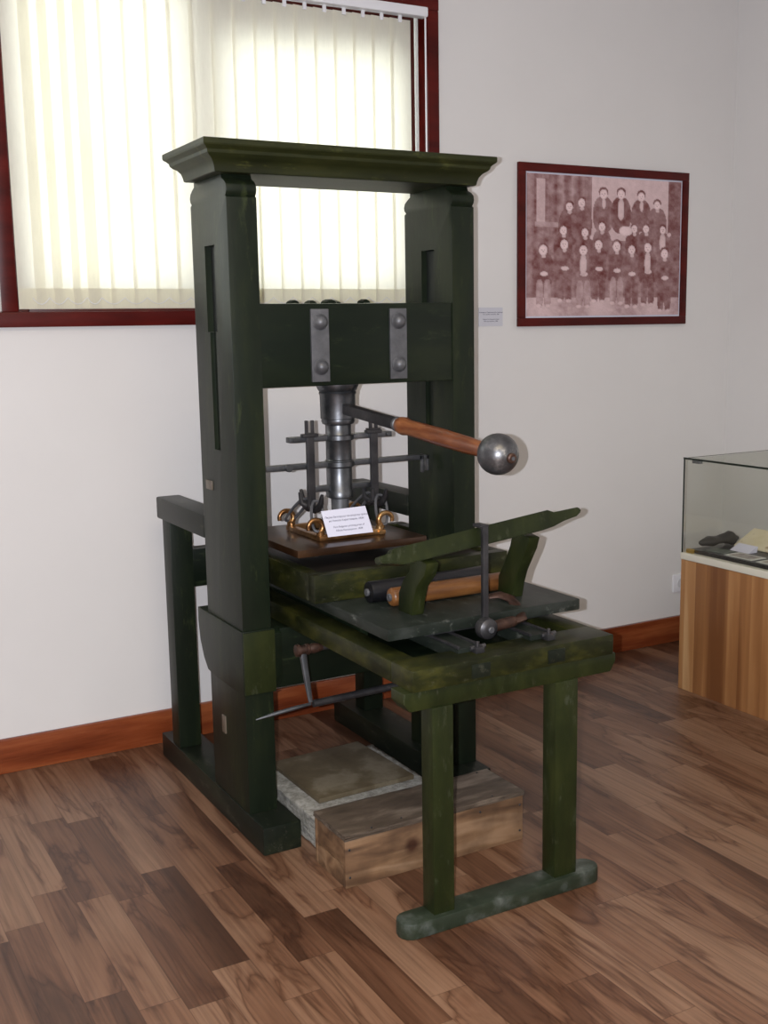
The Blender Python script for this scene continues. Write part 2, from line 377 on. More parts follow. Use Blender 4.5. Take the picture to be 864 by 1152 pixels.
# ------------------------------------------------------------------ framed group photograph
PX0, PX1, PZ0, PZ1 = 1.646, 2.582, 1.500, 2.166
pic = thing('framed_photograph', 'dark red framed sepia group photograph hanging on the wall right of the press', 'picture', (2.11, YW, 1.50))
bm = B(); fw = .035
for d in ((PX0,PX1,PZ0,PZ0+fw), (PX0,PX1,PZ1-fw,PZ1), (PX0,PX0+fw,PZ0+fw,PZ1-fw), (PX1-fw,PX1,PZ0+fw,PZ1-fw)):
    bx(bm, d[0], d[1], YW-.018, YW-.001, d[2], d[3], .002)
obj('frame', bm, MAHOG, pic)
box1('mount', (PX0+fw-.004, PX1-fw+.004, YW-.010, YW-.003, PZ0+fw-.004, PZ1-fw+.004), WHITE_P, pic, 0)
# the print itself: seated and standing figures, reddish sepia
ix0, ix1, iz0, iz1 = PX0+fw+.007, PX1-fw-.007, PZ0+fw+.007, PZ1-fw-.007
NU, NV = 210, 170
def fig():
    def uv(x, y):
        u = (x-85)/670; t = 85+73*u; b = 733+7*u; return u, (y-t)/(b-t)
    back = [(260,240,15,0),(312,225,15,0),(405,190,17,1),(482,195,17,2),(572,210,16,1),(645,250,15,0)]
    mid = [(236,345,15,0),(327,358,15,0),(400,335,15,0),(543,350,14,0),(596,352,14,0),(673,360,14,2)]
    front = [(153,430,18,0),(240,408,17,0),(321,437,17,2),(386,415,17,0),(466,425,18,0),(533,442,16,0),(606,435,17,2),(684,465,17,0)]
    dark, light = .13, .82
    img = [[0]*NU for _ in range(NV)]
    rnd = random.Random(3)
    for j in range(NV):
        for i in range(NU):
            u, v = i/NU, j/NV
            s = .30 + .07*math.sin(u*95) * (1 if u < .40 else 0)
            if .40 < u < .91 and v < .45: s = .72 - .15*v
            if u >= .91: s = .22
            if u < .40 and v < .42: s -= .03 if int(u*22) % 2 else -.05
            if .06 < u < .11 and .03 < v < .36: s = .62
            if .05 < u < .2 and .33 < v < .37: s = .45
            if v > .87: s = .58 + .1*math.sin(u*17)
            elif v > .45: s = min(s, .34)
            img[j][i] = s
    def ell(cx, cy, rx, ry, val, pw=2):
        cu, cv = uv(cx, cy); ru, rv = rx/670, ry/615
        for j in range(max(0,int((cv-rv)*NV)), min(NV, int((cv+rv)*NV)+2)):
            for i in range(max(0,int((cu-ru)*NU)), min(NU, int((cu+ru)*NU)+2)):
                d = abs((i/NU-cu)/ru)**pw + abs((j/NV-cv)/rv)**pw
                if d < 1: img[j][i] = val*(1-.22*d*d) if val > .4 else val + .05*d
    for row, hh, ww in ((back, 150, 40), (mid, 120, 36), (front, 150, 40)):
        for k, (x, y, r, kind) in enumerate(row):
            vb = .15 + .09*((k*7) % 3)/2
            ell(x, y+r+hh*.52, ww*1.12, hh*.55, vb, 2.4)
            if row is front:
                lg = .48 if k in (0,2,4) else .2
                ell(x-14, y+200, 15, 62, lg, 3); ell(x+18, y+200, 15, 62, lg, 3)
                ell(x-18, y+256, 12, 9, .74); ell(x+20, y+258, 12, 9, .7)
                ell(x+4, y+110, 17, 10, .78)
            elif row is mid and k % 2: ell(x+30, y+25, 9, 10, .75)
            if kind == 2: ell(x, y+r+hh*.35, 14, hh*.32, .74, 2.5)
            elif kind == 1: ell(x+2, y+r+26, 8, 26, .72)
            else: ell(x+2, y+r+12, 9, 9, .66)
            ell(x, y-6, r*1.2, r*1.35, .13)
            ell(x, y+3, r*.98, r*1.3, .88)
            ell(x-r*.3, y+1, 2.6, 2.2, .4); ell(x+r*.3, y+1, 2.6, 2.2, .4); ell(x, y+r*.62, 4, 2, .5)
    ell(505, 360, 30, 22, .88)
    cw = [[rnd.uniform(-1, 1) for _ in range(60)] for _ in range(60)]
    def sm(u, v):
        i, j = int(u), int(v); fu, fv = u-i, v-j; fu = fu*fu*(3-2*fu); fv = fv*fv*(3-2*fv)
        return (cw[j][i]*(1-fu)+cw[j][i+1]*fu)*(1-fv) + (cw[j+1][i]*(1-fu)+cw[j+1][i+1]*fu)*fv
    for j in range(NV):
        for i in range(NU):
            q = .075*sm(i/NU*34, j/NV*26) + .05*sm(i/NU*57, j/NV*52)
            img[j][i] = min(1, max(0, img[j][i] + q*(1.2 if img[j][i] < .6 else .5) + rnd.uniform(-.04, .04)))
    return img
img = fig()
me = bpy.data.meshes.new('print'); vs = []; fs = []
for j in range(NV+1):
    for i in range(NU+1): vs.append((ix0+(ix1-ix0)*i/NU, YW-.0115, iz1-(iz1-iz0)*j/NV))
for j in range(NV):
    for i in range(NU): a = j*(NU+1)+i; fs.append((a, a+NU+1, a+NU+2, a+1))
me.from_pydata(vs, [], fs)
at = me.color_attributes.new('tone', 'FLOAT_COLOR', 'POINT'); buf = []
for j in range(NV+1):
    for i in range(NU+1):
        s = img[min(j,NV-1)][min(i,NU-1)]
        d, l = (.12,.018,.015), (.92,.72,.73); q = s**1.15
        buf += [d[0]+(l[0]-d[0])*q, d[1]+(l[1]-d[1])*q, d[2]+(l[2]-d[2])*q, 1]
at.data.foreach_set('color', buf)
pm, nt, b_ = mat('sepia_print'); an = N(nt, 'ShaderNodeVertexColor'); an.layer_name = 'tone'
nt.links.new(an.outputs[0], b_.inputs['Base Color']); b_.inputs['Roughness'].default_value = .6; b_.inputs['Specular IOR Level'].default_value = .15
me.materials.append(pm); po = bpy.data.objects.new('print', me); COL.objects.link(po)
po.parent = pic; po.matrix_parent_inverse = Matrix.Translation(-pic.location)

# wall caption between press and picture
cap = thing('caption_card', 'small pale caption card on the wall left of the framed photograph', 'label', (1.52, YW, 1.50))
box1('card', (1.455, 1.574, YW-.003, YW+.0005, 1.504, 1.580), plain('pale_card', (.55,.55,.60), .4), cap, 0)
MW = Matrix(((1,0,0,1.515), (0,0,-1,YW-.0033), (0,1,0,1.542), (0,0,0,1)))
text('lettering', [('Ученици от Самоковското училище', 0, .016, .0068), ('със своите учители, 1880', 0, .008, .0068), ('Pupils of the Samokov school', 0, -.012, .0068), ('with their teachers, 1880', 0, -.020, .0068)], MW, INK, cap)

# outlet
ot = thing('wall_outlet', 'white wall outlet low on the wall beside the display case', 'outlet', (2.59, YW, .24))
box1('cover_plate', (2.555, 2.640, YW-.010, YW-.0005, .240, .325), WHITEPL, ot, .004)
bm = B(); cyl(bm, (2.598, YW-.0125, .283), (2.598, YW-.008, .283), .021, 24); obj('socket', bm, plain('socket_grey', (.6,.6,.62), .4), ot)

# ------------------------------------------------------------------ the printing press
pr = thing('printing_press', 'old dark green wooden hand printing press with iron screw and lever', 'printing press', (.40, .14, 0))
cut = []
def post(x0, x1):
    bm = B()
    # side profile (y, z) with the moulded neck; slot on the left face is a real recess
    f = [(0,.085),(0,1.862),(.008,1.866),(.0,1.874),(-.003,1.884),(.0,1.896),(.012,1.906),(.03,1.914),(.036,1.926)]
    k = [(.284,1.926-.0),(.25,1.926),(.25,1.914),(.268,1.906),(.284,1.896),(.289,1.884),(.286,1.874),(.276,1.866),(.286,1.862),(.286,.085)]
    prism(bm, f + k[1:], 'x', x0, x1, .002)
    return bm
for nm, (x0, x1) in (('a', (0,.089)), ('b', (.725,.804))):
    p = obj('post', post(x0, x1), G_POST, pr, 35)
    # the long mortise: sunk channel
    for dims in ((x0-.02, x0+.03, .105, .182, 1.50, 1.742), (x0-.02, x0+.012, .118, .165, 1.16, 1.499)):
        cb = B(); bx(cb, *dims, 0); c = obj('cutter', cb, DARKREC, None, 0)
        md = p.modifiers.new('slot', 'BOOLEAN'); md.operation = 'DIFFERENCE'; md.object = c; md.solver = 'EXACT'
        bpy.context.view_layer.update()
        ne = bpy.data.meshes.new_from_object(p.evaluated_get(bpy.context.evaluated_depsgraph_get()))
        p.modifiers.clear(); p.data = ne; bpy.data.objects.remove(c)
    box1('slot_lining', (x0+.018, x0+.0295, .106, .181, 1.501, 1.741), DARKREC, p, 0)
    if nm == 'a':
        box1('tenon_end', (x0-.004, x0+.004, .195, .245, 1.035, 1.062), mottled('bare_tenon', [(.3,(.06,.05,.035)), (.7,(.14,.11,.08))], (20,20,20)), p, .001)
        box1('tenon_end', (x0-.004, x0+.004, .165, .192, .285, .340), bpy.data.materials['bare_tenon'], p, .001)
# cap moulding
def cap_mesh():
    bm = B(); X0, X1, Y0, Y1 = -.074, .862, -.042, .300
    prof = [(.050,1.926),(.046,1.928),(.044,1.938),(.040,1.950),(.032,1.960),(.022,1.966),(.016,1.972),(.014,1.980),(.008,1.986),(.002,1.990),(0,1.994),(0,2.006),(.002,2.008)]
    rings = []
    for s, z in prof: rings.append([bm.verts.new(c) for c in ((X0+s,Y0+s,z),(X1-s,Y0+s,z),(X1-s,Y1-s,z),(X0+s,Y1-s,z))])
    for A, C in zip(rings, rings[1:]):
        for i in range(4): bm.faces.new((A[i], A[(i+1)%4], C[(i+1)%4], C[i]))
    bm.faces.new(rings[0][::-1]); bm.faces.new(rings[-1]); return bm
obj('top_cap', cap_mesh(), G_CAP, pr, 25)
# head beam with iron straps
hb = box1('head_beam', (.087, .727, .004, .262, 1.340, 1.576), G_BEAM, pr, .004)
for x0 in (.243, .503):
    bm = B(); bx(bm, x0, x0+.057, -.003, .006, 1.352, 1.560, .0015); s = obj('strap', bm, STRAP, hb)
for x0 in (.243, .503):
    for z in (1.523, 1.395):
        bm = B(); cx = x0+.0285
        lathe(bm, (cx,-.002,z), (cx,-.03,z), [(0,.0235),(.004,.0235),(.006,.021),(.012,.019),(.018,.014),(.022,.008),(.0235,.001)], 20)
        obj('bolt', bm, STRAP, hb)
for cx, cy, r in ((.262,.16,.022), (.352,.10,.026), (.395,.17,.034), (.47,.10,.022), (.34,.2,.022)):
    bm = B(); lathe(bm, (cx,cy,1.574), (cx,cy,1.592), [(0,r),(.008,r),(.012,r*.8),(.016,r*.4)], 6); obj('nut', bm, G_BEAM, hb, 20)
# lower (winter) beam
wb = box1('winter_beam', (.092, .722, .022, .20, .450, .632), G_BEAM, pr, .004)
for x0, x1 in ((-.006,.095), (.719,.811)):
    bm = B(); prism(bm, [(-.008,.452),(-.008,.645),(.362,.645),(.364,.60),(.352,.54),(.325,.49),(.292,.458),(.24,.452)], 'x', x0, x1, .003)
    obj('beam_cheek', bm, G_POST, wb, 30)
box1('beam_face', (-.004,.094,-.0125,-.0075,.456,.641), G_LEG, wb, .001)
bm = B(); prism(bm, [(-.002,.50),(-.002,.625),(.020,.640),(.020,.46)], 'x', .096, .120, .002); obj('beam_wedge', bm, G_BEAM, wb)
# sills
for a in ((-.004,.116,-.110,.815,0,.085), (.685,.812,-.075,.815,0,.085)):
    box1('sill', a, G_SILL, pr, .006)
# rear posts, arms, cross rail
for x0 in (.0, .722):
    box1('rear_post', (x0, x0+.078, .625, .70, .085, .876), G_POST, pr)
    box1('side_arm', (x0-.002, x0+.084, .286, .755, .874, .948), G_SILL, pr, .008)
box1('rear_rail', (.078, .722, .63, .69, .645, .775), G_BEAM, pr)
box1('guide_board', (.225, .250, -.30, .50, .650, .7168), G_BEAM, pr)
box1('bed_floor', (.215, .703, -.606, .55, .640, .652), G_BEAM, pr, 0)
# bed frame (carriage rails)
bm = B()
for x0, x1 in ((.148,.215), (.703,.770)): bx(bm, x0, x1, -.607, .60, .634, .688, .004)
bx(bm, .148, .770, -.712, -.606, .634, .689, .005); bx(bm, .215, .703, .55, .60, .634, .688, .004)
bf = obj('bed_frame', bm, G_BED, pr)
def sub(name, bm, m, smooth=40): return obj(name, bm, m, bf, smooth)
for x0 in (.318, .552):
    bm = B(); bx(bm, x0, x0+.055, -.7135, -.70, .642, .678, .001); sub('tenon_end', bm, DARKREC if 0 else G_SILL)
for x0 in (.322, .545):
    bm = B(); bx(bm, x0, x0+.062, -.645, .55, .668, .702, .003); sub('runner', bm, G_TOP)
    bm = B(); bx(bm, x0+.058, x0+.066, -.645, .55, .700, .7075, .002); bx(bm, x0-.002, x0+.006, -.645, .55, .700, .7075, .002); sub('runner_strip', bm, IRON_D)
    bm = B(); bx(bm, x0+.036, x0+.062, -.672, -.645, .689, .706, .002); cyl(bm, (x0+.03,-.655,.700), (x0+.075,-.655,.703), .006, 10); cyl(bm, (x0+.045,-.665,.69), (x0+.045,-.665,.72), .005, 10)
    sub('rail_bracket', bm, IRON_D)
# apron, front legs and foot
bm = B(); prism(bm, [(.128,.606),(.128,.634),(.785,.634),(.785,.612),(.768,.584),(.146,.584)], 'y', -.703, -.640, .003); obj('apron', bm, G_LEG, pr)
for x0, x1 in ((.205,.266), (.582,.655)):
    box1('front_leg', (x0, x1, -.708, -.652, .040, .586), G_LEG, pr, .004)
bm = B()
def stad(x0, x1, y0, y1, n=8):
    r = (y1-y0)/2; c = (y0+y1)/2; P = []
    for i in range(n+1): a = -PI/2+PI*i/n; P.append((x1-r+r*math.cos(a), c+r*math.sin(a)))
    for i in range(n+1): a = PI/2+PI*i/n; P.append((x0+r+r*math.cos(a), c+r*math.sin(a)))
    return P
prism(bm, stad(.112, .738, -.722, -.648), 'z', 0, .043, .006); obj('foot_rail', bm, mottled('worn_green_foot', [(.3,(.008,.015,.007)), (.5,(.018,.026,.014)), (.62,(.05,.06,.048)), (.8,(.15,.16,.14))], (14,14,14), .5), pr, 50)
# crank under the bed
bm = B(); tube(bm, [(.10,-.19,.622),(.101,-.200,.58),(.104,-.208,.53),(.106,-.222,.478)], [.010,.0085,.008,.0055], 8, 1.2, .7); ck = obj('bed_crank', bm, IRON, pr)
def csub(name, bm, m): return obj(name, bm, m, ck)
bm = B(); lathe(bm, (.078,-.19,.622), (.16,-.19,.622), [(0,.012),(.002,.017),(.012,.018),(.014,.013),(.03,.013),(.032,.016),(.04,.016),(.043,.012),(.055,.015),(.082,.010)], 16); csub('crank_hub', bm, RUST)
bm = B(); cyl(bm, (.15,-.19,.622), (.70,-.19,.622), .010, 12); csub('crank_axle', bm, IRON_D)
bm = B(); tube(bm, [(.106,-.222,.474),(.06,-.222,.471),(.0,-.216,.463),(-.055,-.212,.455)], [.0045,.006,.006,.002], 8); csub('crank_handle', bm, IRON)
bm = B(); cyl(bm, (.112,-.224,.474), (.46,-.224,.482), .0105, 12); csub('tie_rod', bm, IRON_D)
# coffin with stone
bm = B()
for q in ((.135,.175,-.166,.401), (.745,.785,-.166,.401)): bx(bm, *q, .750, .829, .004)
bx(bm, .135, .785, -.205, -.165, .750, .830, .004); bx(bm, .135, .785, .40, .44, .750, .830, .004)
cf = obj('coffin', bm, G_BED, pr)
def fsub(name, bm, m): return obj(name, bm, m, cf)
bm = B(); bx(bm, .175, .745, -.165, .40, .750, .817, .003); fsub('bed_stone', bm, SLATE)
# plank the coffin sits on
box1('carriage_plank', (.176, .790, -.545, .44, .7175, .7495), G_TOP, pr, .005)
bm = B(); bx(bm, .30, .70, -.52, .42, .7082, .7172, .001); obj('cramp_iron', bm, IRON_D, pr)
# platen with brass frame
pt = box1('platen', (.143, .572, -.085, .345, .858, .880), PLATEN, pr, .003)
bm = B()
bx(bm, .262, .476, .012, .036, .880, .899, .005); bx(bm, .262, .476, .222, .246, .880, .899, .005)
bx(bm, .256, .280, .006, .252, .880, .896, .005); bx(bm, .458, .482, .006, .252, .880, .896, .005)
for cx in (.268, .470):
    for cy in (.024, .234): cyl(bm, (cx,cy,.880), (cx,cy,.910), .013, 14, .005)
obj('platen_frame', bm, BRASS, pt)
def eye(cx, cy, s):
    bm = B(); P = []; R = []
    for i in range(15):
        a = PI*(-.35 + 1.45*i/14); P.append((cx + s*(-.020 + .024*math.cos(a)), cy, .922 + .022*math.sin(a))); R.append(.0095 - .003*i/14)
    P.insert(0, (cx, cy, .896)); R.insert(0, .010)
    tube(bm, P, R, 10); return obj('hook_eye', bm, BRASS, pt)
for cx, s in ((.272, 1), (.470, -1)):
    for cy in (.024, .234): eye(cx, cy, s)
# screw
SX, SY = .394, .14
bm = B(); lathe(bm, (SX,SY,1.212), (SX,SY,1.342), [(0,.040),(.004,.049),(.012,.052),(.018,.051),(.02,.054),(.09,.055),(.098,.058),(.103,.056),(.108,.060),(.122,.066),(.13,.066)], 32); HEADBM = bm
bm = B(); lathe(bm, (SX,SY,.985), (SX,SY,1.215), [(0,.034),(.004,.042),(.022,.043),(.026,.040),(.095,.040),(.098,.043),(.118,.043),(.121,.040),(.178,.040),(.181,.0425),(.195,.0425),(.198,.040),(.23,.040)], 32); scw = obj('screw', bm, IRON, pr)
def ssub(name, bm, m, smooth=40): return obj(name, bm, m, scw, smooth)
ssub('screw_head', HEADBM, IRON)
bm = B(); lathe(bm, (SX,SY,.898), (SX,SY,.988), [(0,.05),(.008,.05),(.012,.03),(.03,.027),(.09,.028)], 28); ssub('spindle_tip', bm, STRAP)
# guide bars
def gb(name, pts, w, h):
    bm = B()
    for a, b_ in zip(pts, pts[1:]): bar(bm, a, b_, w, h)
    return ssub(name, bm, IRON)
def ring_bar(z, x0, x1, h=.017):
    bm = B(); y0 = SY-.046
    bx(bm, x0, SX-.040, SY-.014, SY+.014, z-h/2, z+h/2, .003); bx(bm, SX+.040, x1, SY-.014, SY+.014, z-h/2, z+h/2, .003)
    lathe(bm, (SX,SY,z-h/2), (SX,SY,z+h/2), [(0,.046),(.002,.048),(h-.002,.048),(h,.046)], 28)
    return bm
bm = ring_bar(1.174, .222, .576)
for cx in (.238, .560): cyl(bm, (cx,SY-.016,1.174), (cx,SY-.02,1.174), .006, 10)
ssub('guide_bar', bm, IRON)
bm = ring_bar(1.092, .089, .700); bx(bm, .692, .702, SY-.03, SY-.016, 1.05, 1.10, .002); bx(bm, .676, .684, SY-.03, SY-.016, 1.045, 1.10, .002); bx(bm, .676,.702,SY-.03,SY-.012,1.086,1.100,.002)
cyl(bm, (.215,SY-.014,1.092), (.215,SY-.026,1.092), .012, 12)
ssub('guide_bar', bm, IRON)
bm = B(); bx(bm, .285, .356, SY-.011, SY+.011, 1.010, 1.028, .003); ssub('guide_bar', bm, IRON); bm = B(); bx(bm, .432, .505, SY-.011, SY+.011, 1.010, 1.028, .003); ssub('guide_bar', bm, IRON)
for cx in (.285, .504):
    bm = B(); bx(bm, cx-.0125, cx+.0125, SY-.030, SY-.018, .962, 1.196, .002)
    bx(bm, cx-.026, cx+.026, SY-.034, SY-.010, 1.181, 1.192, .003)
    for d in (-.010, .010): bx(bm, cx+d-.0045, cx+d+.0045, SY-.028, SY-.018, 1.19, 1.232, .002)
    if cx > .4: bx(bm, cx-.02, cx+.02, SY-.036, SY-.008, 1.192, 1.197, .002)
    ssub('hanger_bar', bm, IRON_D)
    for sg, ey in ((-1,.028), (1,.230)):
        # forked claw at the foot of the hanger, then a long link down to the eye
        yy = SY-.024 + sg*.055
        ex = .262 if cx < .4 else .482
        bm = B()
        tube(bm, [(cx,SY-.024,.968),(cx,SY-.024+sg*.022,.962),(cx,yy-sg*.006,.970),(cx,yy+sg*.012,.990),(cx,yy+sg*.020,1.014)], [.011,.012,.011,.009,.005], 8)
        tube(bm, [(cx,SY-.024+sg*.022,.964),(cx-.02,SY-.024+sg*.03,.978),(cx-.024,SY-.024+sg*.034,1.012)], [.010,.008,.004], 8)
        ssub('claw', bm, IRON_D)
        bm = B(); a = Vector((cx-.004, SY-.024+sg*.045, .982)); b_ = Vector((ex, ey, .918)); d = (b_-a); P = []
        up = d.normalized(); sd = Vector((1,0,0)); sd = (sd - up*sd.dot(up)).normalized(); c = (a+b_)/2; hl = d.length/2
        for i in range(21):
            t = 2*PI*i/20; P.append(c + up*(hl+.012)*math.cos(t) + sd*.019*(abs(math.sin(t))**.6)*(1 if math.sin(t) >= 0 else -1))
        tube(bm, P, .0046, 8); ssub('chain_link', bm, STRAP)
# lever
def lsub(name, bm, m, smooth=40): return obj(name, bm, m, lv, smooth)
def LP(t): return (.394+.046*t, .14-.79*t, 1.268-.081*t)
bm = B(); bar(bm, LP(.03), LP(.46), .028, .032, .004); lv = obj('lever', bm, IRON_D, pr)
bm = B(); L1 = (Vector(LP(.97))-Vector(LP(.43))).length
lathe(bm, LP(.43), LP(.97), [(0,.017),(.004,.021),(.012,.024),(.03,.026),(.045,.023),(.06,.022),(.08,.0225),(.2,.024),(.33,.0225),(L1-.03,.020),(L1,.019)], 24); lsub('wooden_handle', bm, HANDLE)
bm = B(); lathe(bm, LP(.415), LP(.432), [(0,.018),(.002,.021),(.011,.021),(.0135,.018)], 20); lsub('ferrule', bm, STRAP)
bm = B(); P0 = Vector(LP(1.0)); dr = (Vector(LP(1.0))-Vector(LP(0))).normalized(); R = .0525; prof = []
for i in range(19):
    a = -PI/2 + PI*i/18; prof.append((R+R*math.sin(a), max(.001, R*math.cos(a))))
prof = [p for p in prof if not (p[0] > .4*R and p[0] < .5*R)]
lathe(bm, P0-dr*R*1.0, P0+dr*R, prof, 36); lsub('ball_weight', bm, BALLM, 60)
bm = B(); lathe(bm, P0+dr*R*.93, P0+dr*(R+.008), [(0,.013),(.008,.013),(.011,.010)], 16); lsub('handle_end', bm, RUST)
bm = B(); lathe(bm, P0+dr*R*.99, P0+dr*(R+.012), [(0,.0055),(.010,.005)], 10); lsub('end_screw', bm, STRAP)
# gallows (tympan rest) standing on the plank
def skew_bar():
    bm = B(); A = Vector((.170,-.508,.921)); Bv = Vector((.822,-.492,.985)); d = (Bv-A)
    pts = [(0,-.008),(0,.010),(.06,.012),(.065,.021),(.50,.023),(.83,.024),(.86,.014),(.985,.012),(1,.006),(1,-.002),(.97,-.012),(.90,-.016),(.84,-.024),(.78,-.027),(.10,-.025),(.04,-.014)]
    t = bmesh.new(); L = d.length
    A_ = [t.verts.new((u*L, -.017, v)) for u, v in pts]; B_ = [t.verts.new((u*L, .017, v)) for u, v in pts]; n = len(pts)
    t.faces.new(A_); t.faces.new(B_[::-1])
    for i in range(n): t.faces.new((A_[i], B_[i], B_[(i+1)%n], A_[(i+1)%n]))
    bmesh.ops.recalc_face_normals(t, faces=t.faces[:])
    bmesh.ops.bevel(t, geom=[e for e in t.edges if e.calc_face_angle(0) > .6], offset=.003, segments=2, affect='EDGES')
    ang = math.atan2(d.z, math.hypot(d.x, d.y)); yaw = math.atan2(d.y, d.x)
    M = Matrix.Translation(A) @ Matrix.Rotation(yaw, 4, 'Z') @ Matrix.Rotation(-ang, 4, 'Y') @ Matrix.Rotation(math.radians(-18), 4, 'X')
    merge(bm, t, M); return bm
ga = obj('gallows', skew_bar(), G_LEG, pr)
def gsub(name, bm, m): return obj(name, bm, m, ga)
for x0, x1, dz, dy in ((.300,.338,0,0), (.640,.676,.028,.02)):
    bm = B(); prism(bm, [(-.452+dy,.748),(-.380+dy,.748),(-.384+dy,.80),(-.410+dy,.84),(-.440+dy,.868+dz),(-.455+dy,.915+dz),(-.532+dy,.903+dz),(-.520+dy,.87+dz),(-.478+dy,.83),(-.462+dy,.79)], 'x', x0, x1, .004)
    gsub('gallows_leg', bm, G_LEG)
# iron rod with hub and hooked handle
bm = B(); bar(bm, (.452,-.572,.722), (.478,-.534,.982), .017, .012, .002); bx(bm, .465, .490, -.536, -.496, .979, .988, .002); rd = obj('stay_rod', bm, IRON_D, pr)
def rsub(name, bm, m): return obj(name, bm, m, rd)
bm = B(); lathe(bm, (.452,-.600,.722), (.452,-.552,.722), [(0,.012),(.003,.020),(.008,.027),(.016,.029),(.03,.029),(.036,.022),(.048,.018)], 24); rsub('rod_hub', bm, IRON_D)
bm = B(); cyl(bm, (.452,-.606,.722), (.452,-.598,.722), .009, 8); rsub('hub_nut', bm, STRAP)
bm = B(); cyl(bm, (.472,-.578,.722), (.552,-.560,.722), .015, 16)
tube(bm, [(.548,-.560,.722),(.580,-.555,.724),(.600,-.520,.738),(.603,-.480,.760),(.585,-.448,.768),(.555,-.43,.762)], [.015,.014,.012,.011,.010,.007], 10, 1.3, .7); rsub('hooked_handle', bm, RUST)

# ------------------------------------------------------------------ things on the press
t = thing('ink_roller', 'black ink roller lying behind the wooden roller on the press bed', 'roller', (.45,-.268,.75), 'rollers on the press')
bm = B(); lathe(bm, (.268,-.268,.780), (.655,-.268,.780), [(0,.012),(.003,.029),(.008,.030),(.379,.030),(.384,.029),(.387,.012)], 28); obj('roller_body', bm, BLACK, t)
bm = B(); cyl(bm, (.262,-.268,.780), (.270,-.268,.780), .011, 12); obj('axle_end', bm, STRAP, t)
t = thing('wooden_roller', 'bare orange-brown wooden roller lying behind the gallows legs on the press bed', 'roller', (.48,-.338,.75), 'rollers on the press')
bm = B(); lathe(bm, (.300,-.337,.7755), (.690,-.337,.7755), [(0,.019),(.003,.024),(.008,.0258),(.382,.0258),(.387,.024),(.39,.019)], 28); obj('roller_body', bm, ROLLW, t)
bm = B(); cyl(bm, (.294,-.337,.7755), (.302,-.337,.7755), .011, 12); obj('axle_end', bm, STRAP, t)
# caption card on the platen
t = thing('placard', 'white printed card leaning on the brass platen frame of the press', 'label', (.35,.0,.9))
c = Matrix.Translation((.352,-.010,.8815)) @ Matrix.Rotation(math.radians(0), 4, 'Z') @ Matrix.Rotation(math.radians(74), 4, 'X')
bm = B(); q = B(); prism(q, [(-.074,.001),(.078,.001),(.064,.083),(-.085,.080)], 'z', -.0008, .0008, 0); merge(bm, q, c @ Matrix.Translation((0,.012,0))); obj('card', bm, WHITE_P, t)
text('lettering', [('Първа Българска печатарска преса', -.004,.068,.0082), ('на Никола Карастоянов, 1828г.', -.004,.057,.0082), ('First Bulgarian printing press of', 0,.038,.0082), ('Nikola Karastoyanov, 1828', 0,.027,.0082)], c @ Matrix.Translation((0,0,.0011)), INK, t)

# ------------------------------------------------------------------ stone and crate under the press
def rough_block(dims, amp, seedv, cuts=14):
    bm = B(); bx(bm, *dims, 0); bmesh.ops.subdivide_edges(bm, edges=bm.edges[:], cuts=cuts, use_grid_fill=True)
    rr = random.Random(seedv)
    for v in bm.verts:
        k = 0 if v.co.z < .004 else 1
        v.co += Vector((rr.uniform(-amp, amp), rr.uniform(-amp, amp), rr.uniform(-amp, amp)*k))
    return bm
tag(obj('plaster_slab', rough_block((.150,.580,-.195,.300,0,.088), .0028, 4, 22), PLAST, None, 180), 'rough white plaster slab on the floor under the press, behind the crate', 'slab')
bm = B(); prism(bm, [(.205,-.048),(.545,-.036),(.530,.318),(.20,.300)], 'z', .0905, .106, .003); tag(obj('stone_tile', bm, TILE), 'flat brownish square stone tile lying on the white plaster slab', 'tile')
cr = thing('wooden_crate', 'low worn wooden box on the floor in front of the plaster slab', 'box', (.405,-.30,0))
box1('front_board', (.112,.702,-.401,-.386,0,.137), CRATE, cr, .003)
box1('rear_board', (.112,.702,-.225,-.211,0,.137), CRATE, cr, .003)
for x0, x1 in ((.113,.128), (.686,.701)):
    box1('side_board', (x0,x1,-.386,-.225,0,.060), CRATE, cr, .003); box1('side_board', (x0,x1,-.386,-.225,.063,.137), CRATE, cr, .003)
bm = B(); t_ = rough_block((.110,.704,-.403,-.209,.1375,.152), .0012, 9, 16); merge(bm, t_); obj('lid', bm, CRATE_TOP, cr, 60)
def nail(a, b_): q = B(); cyl(q, a, b_, .0035, 8); obj('nail_head', q, IRON_D, cr)
for x, y in ((.20,-.39),(.47,-.385),(.60,-.39),(.66,-.22),(.30,-.38)): nail((x,y,.150), (x,y,.1545))
for x, z in ((.125,.11),(.125,.03),(.69,.11),(.69,.03),(.55,.12)): nail((x,-.4035,z), (x,-.399,z))

# ------------------------------------------------------------------ glass display case
KX0, KX1, KY0, KY1 = 2.088, 2.80, -.75, .408
dc = thing('display_case', 'wood veneer museum cabinet with a glass box top near the right corner', 'display case', (2.45,-.1,0))
box1('cabinet_body', (KX0,KX1,KY0,KY1,0,.548), VENEER, dc, .002)
box1('white_base_board', (KX0-.002,KX1+.002,KY0-.002,KY1+.003,.549,.576), LEDGE, dc, .002)
g = .006
gz0, gz1 = .5765, .960
def pane(a): bm = B(); bx(bm, *a, 0); return obj('glass_pane', bm, GLASS_C, dc, 0)
pane((KX0+.004,KX0+.004+g,KY0+.01,KY1-.01,gz0,gz1)); pane((KX1-.01,KX1-.004,KY0+.01,KY1-.01,gz0,gz1))
pane((KX0+.004,KX1-.004,KY1-.009,KY1-.003,gz0,gz1)); pane((KX0+.004,KX1-.004,KY0+.003,KY0+.009,gz0,gz1))
pane((KX0,KX1,KY0,KY1,gz1+.001,gz1+.007))
bm = B(); e = .0016
